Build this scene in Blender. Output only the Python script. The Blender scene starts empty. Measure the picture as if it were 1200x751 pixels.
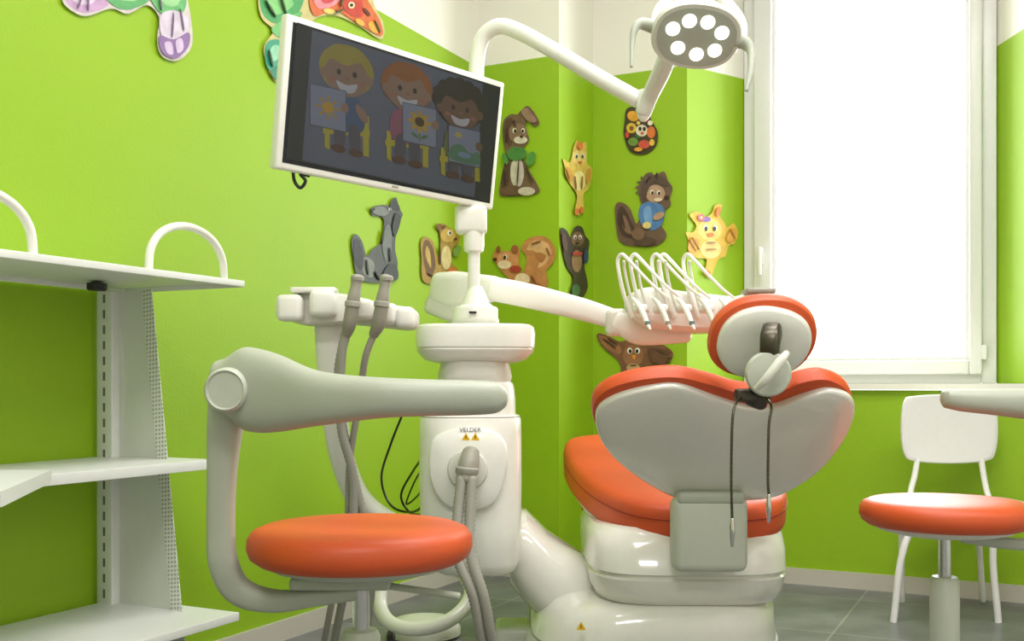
import bpy, math
from mathutils import Vector, Matrix
F=1227.0; CH=0.83
scene=bpy.context.scene
try:
    scene.view_settings.view_transform='Standard'
except Exception: pass
def V(*a): return Vector(a)
def W(px,py,Z): return Vector(((px-600)/F*Z, Z, CH+(450-py)/F*Z))
O=V(0,0,CH)
def hit(px,py,p0,n):
    d=V((px-600)/F,1,(450-py)/F); t=n.dot(p0-O)/n.dot(d); return O+d*t
def lin(c):
    c=c/255.0
    return c/12.92 if c<=0.04045 else ((c+0.055)/1.055)**2.4
MATS={}
def mat(name,rgb,rough=0.45,metal=0.0,coat=0.0,bump=0.0,bscale=60,var=0.03,emit=0.0,spec=0.5):
    if name in MATS: return MATS[name]
    m=bpy.data.materials.new(name); m.use_nodes=True; nt=m.node_tree; b=nt.nodes['Principled BSDF']
    c=[lin(x) for x in rgb]
    b.inputs['Roughness'].default_value=rough; b.inputs['Metallic'].default_value=metal
    b.inputs['Coat Weight'].default_value=coat; b.inputs['Specular IOR Level'].default_value=spec
    tc=nt.nodes.new('ShaderNodeTexCoord'); nz=nt.nodes.new('ShaderNodeTexNoise'); nz.inputs['Scale'].default_value=bscale
    nt.links.new(tc.outputs['Object'],nz.inputs['Vector'])
    mx=nt.nodes.new('ShaderNodeMix'); mx.data_type='RGBA'
    mx.inputs['A'].default_value=[x*(1-var) for x in c]+[1]; mx.inputs['B'].default_value=[min(1,x*(1+var)) for x in c]+[1]
    nt.links.new(nz.outputs['Fac'],mx.inputs['Factor']); nt.links.new(mx.outputs['Result'],b.inputs['Base Color'])
    if bump>0:
        bp=nt.nodes.new('ShaderNodeBump'); bp.inputs['Strength'].default_value=bump; bp.inputs['Distance'].default_value=0.002
        nt.links.new(nz.outputs['Fac'],bp.inputs['Height']); nt.links.new(bp.outputs['Normal'],b.inputs['Normal'])
    if emit>0:
        b.inputs['Emission Color'].default_value=c+[1]; b.inputs['Emission Strength'].default_value=emit
    MATS[name]=m; return m
white=mat('white_plastic',(240,240,230),0.3,coat=0.2)
gloss=mat('glossy_white',(228,228,216),0.16,coat=0.6)
offw=mat('offwhite_plastic',(220,220,207),0.38)
sage=mat('sage_plastic',(176,181,164),0.45,bump=0.05,bscale=300)
sageL=mat('sage_light',(196,200,184),0.4)
orange=mat('orange_leather',(207,84,38),0.45,bump=0.15,bscale=220,spec=0.45)
hoseM=mat('hose_grey',(162,160,148),0.5)
greyM=mat('handle_grey',(156,152,138),0.4)
blackM=mat('black_plastic',(18,18,18),0.4)
chrome=mat('chrome',(210,210,210),0.15,metal=1)
steel=mat('dark_steel',(90,85,75),0.35,metal=1)
yellowM=mat('label_yellow',(235,190,20),0.5)
shelfM=mat('shelf_white_enamel',(228,230,224),0.38)
slotM=mat('slot_dark',(100,108,90),0.6)
# ---------- object helpers
def group(name,loc=(0,0,0)):
    e=bpy.data.objects.new(name,None); e.location=loc; e.empty_display_size=0.1
    scene.collection.objects.link(e); return e
def addo(name,me,par=None):
    o=bpy.data.objects.new(name,me); scene.collection.objects.link(o)
    if par is not None:
        o.parent=par; o.matrix_parent_inverse=Matrix.Translation(-Vector(par.location))
    return o
def mesh(name,vs,fs,m,par=None,smooth=True,fix=True):
    me=bpy.data.meshes.new(name); me.from_pydata([tuple(v) for v in vs],[],fs); me.update()
    if fix:
        import bmesh
        bm=bmesh.new(); bm.from_mesh(me); bmesh.ops.recalc_face_normals(bm,faces=bm.faces); bm.to_mesh(me); bm.free()
    if m: me.materials.append(m)
    if smooth:
        for p in me.polygons: p.use_smooth=True
        try: me.set_sharp_from_angle(angle=math.radians(42))
        except Exception: pass
    return addo(name,me,par)
def cat(pts,n=8,closed=False):
    pts=[Vector(p) for p in pts]; N=len(pts); out=[]
    rng=range(N) if closed else range(N-1)
    for i in rng:
        if closed: p0,p1,p2,p3=pts[(i-1)%N],pts[i],pts[(i+1)%N],pts[(i+2)%N]
        else:
            p1,p2=pts[i],pts[i+1]; p0=pts[i-1] if i>0 else p1*2-p2; p3=pts[i+2] if i+2<N else p2*2-p1
        for k in range(n):
            t=k/n
            out.append(0.5*((2*p1)+(p2-p0)*t+(2*p0-5*p1+4*p2-p3)*t*t+(-p0+3*p1-3*p2+p3)*t*t*t))
    if not closed: out.append(pts[-1].copy())
    return out
def loft(name,rings,m,par=None,cap=True,smooth=True,sub=0):
    n=len(rings[0]); vs=[v for r in rings for v in r]; fs=[]
    for i in range(len(rings)-1):
        for j in range(n):
            a=i*n+j;b=i*n+(j+1)%n; fs.append((a,b,b+n,a+n))
    if cap:
        fs.append(tuple(range(n-1,-1,-1))); fs.append(tuple(range((len(rings)-1)*n,len(rings)*n)))
    o=mesh(name,vs,fs,m,par,smooth)
    if sub:
        s=o.modifiers.new('sub','SUBSURF'); s.levels=sub; s.render_levels=sub
    return o
def spow(x,p): return math.copysign(abs(x)**p,x)
def sweep(name,pts,rad,m,par=None,seg=14,n=8,e=2,asp=1.0,corr=0,round_end=True):
    if not isinstance(rad,(list,tuple)): rad=[rad]*len(pts)
    q=cat([Vector((p[0],p[1],p[2],r)) for p,r in zip(pts,rad)],n)
    P=[Vector(x[:3]) for x in q]; R=[x[3] for x in q]
    if corr:
        L=[0]
        for i in range(1,len(P)): L.append(L[-1]+(P[i]-P[i-1]).length)
        tot=L[-1]; K=max(8,int(tot/corr)*2); nP=[];nR=[]; j=0
        for k in range(K+1):
            s=tot*k/K
            while j<len(L)-2 and L[j+1]<s: j+=1
            t=(s-L[j])/max(1e-9,L[j+1]-L[j]); nP.append(P[j].lerp(P[j+1],t)); nR.append((R[j]*(1-t)+R[j+1]*t)*(1.0 if k%2 else 0.86))
        P,R=nP,nR
    T=[]
    for i in range(len(P)):
        a=P[max(0,i-1)];b=P[min(len(P)-1,i+1)]; T.append((b-a).normalized())
    up=V(0,0,1) if abs(T[0].z)<0.9 else V(0,1,0)
    nrm=(up-T[0]*up.dot(T[0])).normalized(); rings=[]
    def ring(c,r,t,nn):
        bb=t.cross(nn); out=[]
        for k in range(seg):
            a=2*math.pi*k/seg
            out.append(c+nn*(spow(math.sin(a),2/e)*r)+bb*(spow(math.cos(a),2/e)*r*asp))
        return out
    for i in range(len(P)):
        nrm=(nrm-T[i]*nrm.dot(T[i])).normalized()
        if i==0 and round_end:
            for s,d in((0.4,0.9),(0.8,0.6),(0.95,0.3)): rings.append(ring(P[0]-T[0]*R[0]*d*0.6,R[0]*s,T[0],nrm))
        rings.append(ring(P[i],R[i],T[i],nrm))
        if i==len(P)-1 and round_end:
            for s,d in((0.95,0.3),(0.8,0.6),(0.4,0.9)): rings.append(ring(P[i]+T[i]*R[i]*d*0.6,R[i]*s,T[i],nrm))
    return loft(name,rings,m,par)
def pillow(name,outline,nrm,prof,m,par=None,n=6,sm=True,pull=None):
    q=cat(outline,n,True) if sm else [Vector(p) for p in outline]
    c=sum(q,Vector((0,0,0)))/len(q); nrm=Vector(nrm).normalized()
    rings=[[c+(p-c)*s+nrm*h for p in q] for s,h in prof]
    return loft(name,rings,m,par)
def lathe(name,c,prof,m,par=None,axis=(0,0,1),seg=36):
    ax=Vector(axis).normalized(); t=V(1,0,0) if abs(ax.x)<0.9 else V(0,1,0)
    a=(t-ax*t.dot(ax)).normalized(); b=ax.cross(a); c=Vector(c)
    rings=[[c+ax*z+(a*math.cos(2*math.pi*k/seg)+b*math.sin(2*math.pi*k/seg))*max(r,1e-4) for k in range(seg)] for r,z in prof]
    return loft(name,rings,m,par)
def box(name,c,size,m,par=None,bev=0.004,ax=None,seg=3):
    """ax: (X,Y,Z) axes"""
    X,Y,Z=ax if ax else (V(1,0,0),V(0,1,0),V(0,0,1)); c=Vector(c); vs=[]
    for sx in(-1,1):
        for sy in(-1,1):
            for sz in(-1,1): vs.append(c+X*sx*size[0]/2+Y*sy*size[1]/2+Z*sz*size[2]/2)
    fs=[(0,1,3,2),(4,6,7,5),(0,4,5,1),(2,3,7,6),(0,2,6,4),(1,5,7,3)]
    o=mesh(name,vs,fs,m,par,smooth=bev>0)
    if bev>0:
        b=o.modifiers.new('bev','BEVEL'); b.width=bev; b.segments=seg; b.limit_method='NONE'
        for p in o.data.polygons: p.use_smooth=True
        for ed in o.data.edges: ed.use_edge_sharp=False
    return o
def se(cx,cy,z,rx,ry,e=3.0,n=48,tilt=0):
    out=[]
    for k in range(n):
        a=2*math.pi*k/n; y=spow(math.sin(a),2/e)*ry
        out.append(V(cx+spow(math.cos(a),2/e)*rx,cy+y,z+tilt*y))
    return out
# ---------- room
th=math.radians(26.5)
u=V(math.sin(th),math.cos(th),0); v=V(math.cos(th),-math.sin(th),0)
P1=V(-0.150,4.593,0); P2=P1+v*0.389; P3=P2+u*0.382; P4=P3+v*0.441
P5=V(1.063,4.777,0); P6=P5+v*1.043; P7=P4+v*1.39
P8=P1+u*0.382+v*3.8; P9=P8-u*6.2; P0=P1-u*5.82
H=3.1; SILL=0.806
def wallmat(name):
    m=bpy.data.materials.new(name); m.use_nodes=True; nt=m.node_tree; b=nt.nodes['Principled BSDF']; L=nt.links
    g=nt.nodes.new('ShaderNodeNewGeometry'); s=nt.nodes.new('ShaderNodeSeparateXYZ'); L.new(g.outputs['Position'],s.inputs[0])
    gt=nt.nodes.new('ShaderNodeMath'); gt.operation='GREATER_THAN'; gt.inputs[1].default_value=2.22; L.new(s.outputs['Z'],gt.inputs[0])
    nz=nt.nodes.new('ShaderNodeTexNoise'); nz.inputs['Scale'].default_value=1.3; nz.inputs['Detail'].default_value=4; L.new(g.outputs['Position'],nz.inputs['Vector'])
    gm=nt.nodes.new('ShaderNodeMix'); gm.data_type='RGBA'
    a=[lin(x) for x in (140,180,14)]; c=[lin(x) for x in (149,188,18)]
    gm.inputs['A'].default_value=a+[1]; gm.inputs['B'].default_value=c+[1]; L.new(nz.outputs['Fac'],gm.inputs['Factor'])
    mx=nt.nodes.new('ShaderNodeMix'); mx.data_type='RGBA'; L.new(gt.outputs[0],mx.inputs['Factor']); L.new(gm.outputs['Result'],mx.inputs['A'])
    mx.inputs['B'].default_value=[lin(x) for x in (236,234,222)]+[1]; L.new(mx.outputs['Result'],b.inputs['Base Color'])
    n2=nt.nodes.new('ShaderNodeTexNoise'); n2.inputs['Scale'].default_value=140; L.new(g.outputs['Position'],n2.inputs['Vector'])
    bp=nt.nodes.new('ShaderNodeBump'); bp.inputs['Strength'].default_value=0.25; bp.inputs['Distance'].default_value=0.002; L.new(n2.outputs['Fac'],bp.inputs['Height']); L.new(bp.outputs['Normal'],b.inputs['Normal'])
    b.inputs['Roughness'].default_value=0.55; return m
WM=wallmat('painted_wall_two_tone')
def ribbon(name,segs,m):
    vs=[];fs=[]
    for a,b,z0,z1 in segs:
        k=len(vs); vs+=[V(a.x,a.y,z0),V(b.x,b.y,z0),V(b.x,b.y,z1),V(a.x,a.y,z1)]; fs.append((k,k+1,k+2,k+3))
    return mesh(name,vs,fs,m,smooth=False,fix=False)
ribbon('wall_left',[(P0,P1,0,H)],WM)
ribbon('wall_back',[(P1,P2,0,H),(P2,P3,0,H),(P3,P4,0,H),(P4,P7,0,SILL),(P4,P5,SILL,H),(P6,P7,SILL,H),(P5,P6,2.68,H),(P7,P8,0,H)],WM)
ribbon('wall_right',[(P8,P9,0,H)],mat('white_wall',(236,234,228),.6))
ribbon('wall_rear',[(P9,P0,0,H)],mat('white_wall',(236,234,228),.6))
poly=[P0,P1,P2,P3,P4,P5,P6,P7,P8,P9]
mesh('ceiling',[V(p.x,p.y,H) for p in poly],[tuple(range(10))],mat('ceiling_white',(238,238,232),0.7),smooth=False,fix=False)
# floor
fm=bpy.data.materials.new('grey_floor_tiles'); fm.use_nodes=True; nt=fm.node_tree; b=nt.nodes['Principled BSDF']; L=nt.links
g=nt.nodes.new('ShaderNodeNewGeometry'); mp=nt.nodes.new('ShaderNodeMapping'); mp.inputs['Rotation'].default_value=(0,0,th); L.new(g.outputs['Position'],mp.inputs['Vector'])
br=nt.nodes.new('ShaderNodeTexBrick'); br.offset=0.0; br.inputs['Scale'].default_value=1; br.inputs['Brick Width'].default_value=0.6; br.inputs['Row Height'].default_value=0.6; br.inputs['Mortar Size'].default_value=0.004
br.inputs['Color1'].default_value=[lin(x) for x in(128,128,130)]+[1]; br.inputs['Color2'].default_value=[lin(x) for x in(118,118,120)]+[1]; br.inputs['Mortar'].default_value=[lin(x) for x in(160,160,156)]+[1]
L.new(mp.outputs[0],br.inputs['Vector'])
nz=nt.nodes.new('ShaderNodeTexNoise'); nz.inputs['Scale'].default_value=5; nz.inputs['Detail'].default_value=8; L.new(g.outputs['Position'],nz.inputs['Vector'])
rp=nt.nodes.new('ShaderNodeValToRGB'); rp.color_ramp.elements[0].position=0.35; rp.color_ramp.elements[0].color=(.62,.62,.62,1); rp.color_ramp.elements[1].position=0.7; rp.color_ramp.elements[1].color=(1.05,1.05,1.05,1); L.new(nz.outputs['Fac'],rp.inputs[0])
mx=nt.nodes.new('ShaderNodeMix'); mx.data_type='RGBA'; mx.blend_type='MULTIPLY'; mx.inputs['Factor'].default_value=1; L.new(br.outputs['Color'],mx.inputs['A']); L.new(rp.outputs[0],mx.inputs['B']); L.new(mx.outputs['Result'],b.inputs['Base Color'])
b.inputs['Roughness'].default_value=0.36
fl=[P0,P1,P2,P3,P4,P7,P8,P9]
mesh('floor',[V(p.x,p.y,0) for p in fl],[tuple(range(8))],fm,smooth=False,fix=False)
bbM=mat('baseboard_stone',(200,194,182),0.4)
def bboard(name,pl):
    t=0.012; vs=[];fs=[]
    for a,b_ in pl:
        d=(b_-a).normalized(); nn=V(d.y,-d.x,0)
        k=len(vs)
        for p in(a,b_):
            for off in(0.0005,t):
                for z in(0,0.066): vs.append(V(p.x,p.y,z)+nn*off)
        fs+=[(k,k+1,k+3,k+2),(k+4,k+6,k+7,k+5),(k+2,k+3,k+7,k+6),(k+1,k+5,k+7,k+3)]
    return mesh(name,vs,fs,bbM,smooth=False)
bboard('baseboard_left',[(P0,P1)])
bboard('baseboard_back',[(P1,P2),(P2,P3),(P3,P4),(P4,P8)])
bboard('baseboard_right',[(P8,P9)])
# sill
q=[P4-u*0.03,P5,P6,P7-u*0.03]
mesh('trim_1_window_sill',[V(p.x,p.y,z) for z in(0.808,0.832) for p in q],[(0,1,2,3),(7,6,5,4),(0,4,5,1),(1,5,6,2),(2,6,7,3),(3,7,4,0)],white,smooth=False)
# window
wg=group('window_1',tuple(P5)); wf=mat('window_frame_white',(222,223,218),0.3)
def wb(name,t0,t1,z0,z1,d0,d1,m=wf,bev=0.004):
    c=P5+v*((t0+t1)/2)-u*((d0+d1)/2); c.z=(z0+z1)/2
    return box(name,c,(t1-t0,d1-d0,z1-z0),m,wg,bev,ax=(v,-u,V(0,0,1)))
wb('frame_left',0,0.05,0.832,2.68,-0.03,0.02); wb('frame_right',0.985,1.043,0.832,2.68,-0.03,0.02)
wb('frame_bottom',0.05,0.985,0.832,0.875,-0.03,0.02); wb('frame_top',0.05,0.985,2.63,2.68,-0.03,0.02)
wb('sash_left',0.05,0.13,0.87,2.64,-0.02,0.05,bev=.008); wb('sash_right',0.94,0.99,0.87,2.64,-0.02,0.05,bev=.008)
wb('sash_bottom',0.13,0.94,0.87,0.93,-0.02,0.05,bev=.008); wb('sash_top',0.13,0.94,2.56,2.64,-0.02,0.05)
wb('bead_left',0.13,0.145,0.93,2.56,-0.01,0.02,bev=.002); wb('bead_right',0.925,0.94,0.93,2.56,-0.01,0.02,bev=.002); wb('bead_bottom',0.145,0.925,0.93,0.945,-0.01,0.02,bev=.002)
wb('hinge',0.985,1.01,0.93,0.99,0.03,0.06,bev=.006)
wb('handle_plate',0.075,0.10,1.36,1.44,0.05,0.06); 
c=P5+v*0.0875-u*0.06; sweep('handle',[V(c.x,c.y,1.43),V(c.x,c.y,1.43)-u*0.025,V(c.x,c.y,1.42)-u*0.035,V(c.x,c.y,1.32)-u*0.035],0.010,offw,wg)
gm=bpy.data.materials.new('window_glass'); gm.use_nodes=True; nt=gm.node_tree; nt.nodes.clear()
o_=nt.nodes.new('ShaderNodeOutputMaterial'); t_=nt.nodes.new('ShaderNodeBsdfTransparent'); g_=nt.nodes.new('ShaderNodeBsdfGlossy'); m_=nt.nodes.new('ShaderNodeMixShader'); m_.inputs[0].default_value=0.05; g_.inputs['Roughness'].default_value=0.02
nt.links.new(t_.outputs[0],m_.inputs[1]); nt.links.new(g_.outputs[0],m_.inputs[2]); nt.links.new(m_.outputs[0],o_.inputs[0])
wb('glass',0.13,0.94,0.93,2.56,0.0,0.004,m=gm,bev=0)
# ---------- stickers
def E(cx,cy,rx,ry,a=0,n=20):
    a=math.radians(a); return [(cx+rx*math.cos(t)*math.cos(a)-ry*math.sin(t)*math.sin(a),cy+rx*math.cos(t)*math.sin(a)+ry*math.sin(t)*math.cos(a)) for t in [2*math.pi*k/n for k in range(n)]]
def S(*p,n=5):
    q=cat([V(x,y,0) for x,y in p],n,True); return [(a.x,a.y) for a in q]
def Pg(*p): return list(p)
def stick(name,p0,nn,shapes,par=None,base=0.008,step=0.0006,rough=0.5,var=0.3):
    vs=[];fs=[];mi=[];ms=[];mm=[]
    for i,(pts,col) in enumerate(shapes):
        off=base+step*i; k=len(vs); N=len(pts)
        for h in((off),(0.0003)):
            for x,y in pts: vs.append(hit(x,y,p0+nn*h,nn))
        fs.append(tuple(range(k,k+N))); 
        key='paint_%d_%d_%d_%d'%(col+(int(rough*100),)); m=mat(key,col,rough,bscale=38,var=var)
        if m not in ms: ms.append(m)
        mm.append(ms.index(m))
        for j in range(N):
            fs.append((k+j,k+N+j,k+N+(j+1)%N,k+(j+1)%N)); mm.append(ms.index(m))
    me=bpy.data.meshes.new(name); me.from_pydata([tuple(a) for a in vs],[],fs)
    for m in ms: me.materials.append(m)
    for p,k in zip(me.polygons,mm): p.material_index=k
    me.update(); return addo(name,me,par)
nL=v.copy(); nB=-u; dS=(P5-P4).normalized(); nS=V(dS.y,-dS.x,0)
BK=(30,26,22); WH=(228,226,215)
def spikes(cx,cy,r0,r1,a0,a1,n):
    out=[]
    for k in range(n*2+1):
        a=math.radians(a0+(a1-a0)*k/(2*n)); r=r1 if k%2 else r0; out.append((cx+r*math.cos(a),cy+r*math.sin(a)))
    return out
def strokes(lst,col,w=1.2):
    out=[]
    for (x0,y0,x1,y1) in lst:
        a=math.degrees(math.atan2(y1-y0,x1-x0)); out.append((E((x0+x1)/2,(y0+y1)/2,math.hypot(x1-x0,y1-y0)/2,w,a,10),col))
    return out
stick('wall_sticker_dog',P1,nL,[
 (S((74,-4),(78,8),(100,19),(130,10),(150,16),(172,6),(186,20),(184,48),(190,66),(208,71),(224,56),(225,30),(219,-4),(214,-20),(150,-25),(90,-20)),(204,196,190)),
 (S((77,-6),(82,7),(100,15),(127,6),(122,-15),(90,-15)),(190,154,192)),
 (S((82,-8),(90,4),(108,4),(116,-12)),(214,194,214)),
 (S((118,-10),(134,7),(150,11),(172,3),(178,-12),(140,-18)),(90,164,100)),(S((130,-10),(142,0),(160,0),(166,-12)),(148,200,140)),
 (S((175,-10),(185,12),(200,18),(216,12),(217,-8),(200,-16)),(104,176,110)),(S((186,-8),(194,6),(208,6),(210,-8)),(148,200,140)),
 (S((188,18),(189,40),(196,48),(216,44),(221,22),(204,12)),(210,198,214)),
 (S((187,42),(191,62),(207,68),(221,54),(221,38),(204,46)),(138,106,158)),
 (S((193,50),(196,62),(203,63),(201,50)),(204,182,214)),(S((206,48),(208,62),(215,57),(213,45)),(204,182,214))]+strokes([(96,-4,92,10),(104,-4,104,12),(204,14,202,44),(212,10,216,36),(188,-2,190,12)],(120,96,130),.9))
stick('wall_sticker_lion',P1,nL,[
 (S((303,-6),(306,20),(320,36),(309,55),(314,80),(326,96),(346,70),(356,40),(370,22),(392,18),(420,30),(446,46),(450,30),(438,4),(430,-20),(360,-25),(315,-20)),(196,186,126)),
 (S((306,-6),(309,18),(326,28),(346,20),(356,-6),(330,-16)),(76,158,94)),(S((314,-4),(318,14),(330,16),(344,4),(330,-8)),(130,194,120)),
 (S((318,34),(330,44),(345,30),(354,14),(334,22)),(110,182,110)),
 (S((312,52),(312,76),(322,84),(336,72),(338,54),(324,46)),(60,152,122)),(E(322,62,6,10,10),(140,200,164)),(S((318,84),(326,94),(338,80),(334,72)),(52,130,100)),
 (S((364,-10),(368,18),(392,12),(414,24),(446,42),(446,26),(432,2),(424,-14),(390,-16)),(206,104,52)),
 (S((368,-4),(374,10),(392,6),(400,-6),(384,-12)),(216,140,148)),(S((376,-4),(380,4),(390,2),(392,-6)),(196,66,74)),
 (S((400,-2),(406,14),(424,20),(424,0),(410,-10)),(188,62,46)),(E(438,32,5,8,-40),(222,164,60)),(E(386,13,7,3,10),(226,198,106)),(E(412,6,4,4),(230,214,176)),(E(412,6,2,2),BK),(E(430,14,6,2,50),(100,50,30)),(E(422,26,6,3,35),(226,174,70))]
 +strokes([(312,0,324,20),(330,-4,336,16),(316,58,320,78),(392,16,404,10),(440,24,446,38),(402,-4,400,8)],(60,80,50),1))
stick('wall_sticker_wolf',P1,nL,[
 (S((414,302),(412,284),(416,274),(424,282),(430,300),(436,292),(446,284),(450,262),(447,254),(436,252),(437,243),(448,240),(456,240),(464,231),(468,244),(472,252),(466,264),(463,290),(466,312),(456,330),(428,330),(418,322)),(66,72,68)),
 (S((424,304),(426,320),(436,325),(439,310),(432,302)),(112,118,106)),(S((415,282),(415,304),(424,316),(426,300),(421,282)),(30,34,34)),
 (S((453,264),(448,286),(452,306),(458,298),(459,270)),(98,106,100)),(S((462,232),(457,243),(469,246)),(32,36,36)),(S((438,244),(448,242),(456,248),(450,253),(438,250)),(106,112,106)),(E(457,245,1.8,1.5),(220,220,200)),(E(457.5,245,.9,1.1),BK),
 (E(437,245,3,2),BK),(S((454,312),(448,329),(466,327),(464,310)),(44,50,48)),(S((464,250),(470,256),(464,276),(460,268)),(38,42,42))]+strokes([(430,304,432,322),(450,270,448,286),(457,290,458,306),(440,318,446,328)],(26,30,30),1))
stick('wall_sticker_chipmunk',P1,nL,[
 (S((494,304),(493,284),(499,277),(508,284),(512,300),(516,290),(515,272),(512,264),(520,262),(532,270),(540,268),(538,284),(530,292),(530,308),(538,318),(534,331),(500,332),(494,320)),(156,128,50)),
 (S((496,302),(496,286),(501,281),(508,292),(510,314),(502,324)),(100,72,34)),(S((499,300),(500,288),(504,296),(505,314)),(186,158,76)),(E(523,302,6,14),(206,192,128)),(E(525,276,9,8),(186,154,68)),(E(527,273,2.6,3),(230,226,200)),(E(527.5,273,1.4,2),BK),(E(534,280,2,1.5),(80,36,26)),(E(530,318,6,4),(195,110,40)),(E(515,266,3.4,4),(110,72,30)),(E(536,294,4,7,30),(110,148,60)),(E(522,326,12,4),(122,90,40))]+strokes([(516,290,516,310),(502,320,512,326),(519,268,522,264)],(70,48,24),.8))
stick('wall_sticker_rabbit',P1,nB,[
 (S((589,160),(590,142),(598,134),(606,134),(610,130),(618,124),(626,132),(632,144),(626,148),(618,140),(616,152),(620,164),(612,178),(618,196),(632,222),(622,228),(592,230),(585,226),(588,205),(592,182)),(112,84,66)),
 (S((591,160),(592,142),(600,138),(602,154),(598,172)),(88,62,50)),(S((588,206),(594,186),(598,200),(594,224),(588,222)),(84,60,48)),(E(606,202,8,18),(202,192,176)),(E(607,156,11,12),(132,102,82)),(E(610,164,8,4.5),(212,200,184)),(E(603,153,2.4,3.2),(226,222,208)),(E(613,153,2.2,3),(226,222,208)),(E(603.6,153.5,1.6,2.2),BK),(E(612.6,153.5,1.4,2),BK),(E(611,160,2,1.4),(60,30,30)),
 (S((594,178),(604,172),(616,176),(614,186),(598,187)),(70,126,60)),(E(600,223,13,6),(100,72,56)),(E(617,224,10,5),(194,182,166)),(S((611,131),(618,127),(629,142),(619,142)),(146,114,96)),(E(622,186,5,9,20),(80,140,60)),(E(592,186,3,7,-20),(80,140,60))]+strokes([(594,148,592,168),(602,140,604,150),(590,200,592,218),(616,196,624,214),(608,186,606,218)],(62,42,34),.9))
stick('wall_sticker_squirrel',P1,nB,[
 (S((578,302),(580,294),(584,289),(588,295),(598,294),(606,288),(609,296),(608,308),(613,320),(617,302),(611,290),(620,279),(638,277),(650,290),(649,306),(640,318),(642,334),(626,340),(596,340),(597,328),(588,318)),(188,128,76)),
 (S((617,292),(626,282),(640,284),(646,296),(640,308),(630,314),(634,302),(626,294)),(214,168,118)),(S((626,298),(634,296),(640,300),(634,308)),(172,110,64)),(E(595,305,13,11),(202,142,90)),(E(591,310,8,5),(230,206,170)),(E(592,301,2.4,3),(230,226,210)),(E(591.5,301.5,1.6,2.4),BK),(E(580,304,2.6,2),(74,36,26)),(E(612,328,9,8),(226,200,164)),(E(603,292,4,5),(144,86,48)),(E(584,292,2.4,4),(144,86,48)),(E(604,315,7,4),(165,60,46)),(E(622,335,14,4.5),(162,102,58))]+strokes([(622,286,634,282),(640,290,645,300),(600,330,606,338),(622,322,628,332)],(120,74,40),.9))
stick('wall_sticker_fawn',P2,nL,[
 (S((662,196),(660,186),(668,190),(672,174),(676,164),(680,170),(686,166),(688,176),(688,190),(694,200),(690,220),(684,228),(684,246),(678,252),(674,246),(676,228),(666,212)),(216,186,88)),
 (E(679,184,8.5,9),(230,204,118)),(E(679,212,7,12),(236,220,150)),(E(675.5,183,2,2.8),WH),(E(683,183,2,2.8),WH),(E(675.8,183.4,1.2,2),BK),(E(682.8,183.4,1.2,2),BK),(E(680,190,2.5,1.6),(206,106,54)),(E(667,204,4,9,-20),(198,146,64)),(E(690,206,3,9,10),(198,146,64)),(E(680,171,3,5),(214,114,64)),(E(676,248,2.5,4),(206,114,54)),(E(682,246,2.5,4),(206,114,54))]+strokes([(674,206,676,222),(683,206,682,222),(664,198,668,210)],(150,110,40),.8))
stick('wall_sticker_raccoon',P2,nL,[
 (S((659,290),(657,268),(664,270),(669,278),(674,266),(682,266),(686,276),(691,284),(688,300),(685,312),(689,336),(680,351),(668,348),(672,326),(664,312)),(58,44,38)),
 (E(677,280,7.5,8.5),(114,84,66)),(E(676,306,6,13),(144,110,82)),(E(674,278,1.8,2.6),WH),(E(680,278,1.8,2.6),WH),(E(674.4,278.5,1,1.6),BK),(E(680,278.5,1,1.6),BK),(E(677,285,2,1.5),BK),(E(662,284,3,11,-8),(86,60,48)),(E(687,300,2.8,9),(44,60,104)),(E(675,340,5,7),(66,104,62)),(E(677,297,6,2.5),(166,60,50))])
stick('wall_sticker_squirrel_in_blue',P3,nB,[
 (S((723,272),(721,242),(728,237),(738,244),(746,262),(752,242),(748,224),(752,210),(760,202),(768,205),(778,201),(783,212),(788,220),(785,232),(786,240),(776,250),(774,262),(781,276),(768,288),(740,288),(728,284)),(104,80,64)),
 (spikes(765,222,16,21,160,370,11)+[(780,228),(764,218),(750,236)],(98,78,68)),
 (S((725,268),(724,246),(731,243),(741,262),(746,276),(734,278)),(70,50,42)),(S((730,268),(730,252),(735,258),(740,274)),(128,98,78)),(S((750,242),(764,236),(778,244),(776,262),(764,270),(750,260)),(78,122,174)),(S((754,246),(762,242),(764,262),(756,260)),(112,154,200)),(E(768,227,11.5,10.5),(176,142,116)),
 (S((751,228),(753,214),(764,207),(777,208),(785,217),(777,217),(766,214),(759,224),(756,236)),(86,66,58)),(E(772,226,2.4,3),(230,226,214)),(E(764,225,2,2.8),(230,226,214)),(E(772.4,226.5,1.5,2.2),BK),(E(764.4,225.8,1.3,2),BK),(E(781,231,3,2),(60,30,30)),(E(771,234,5,2),(214,194,172)),(E(756,283,13,5),(84,62,48)),(E(772,253,7,4,-30),(174,138,110)),(E(758,264,5,4),(216,196,120)),(E(748,274,8,7),(120,90,68))]+strokes([(756,214,762,206),(768,208,770,202),(728,250,732,268)],(50,38,34),.9))
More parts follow.
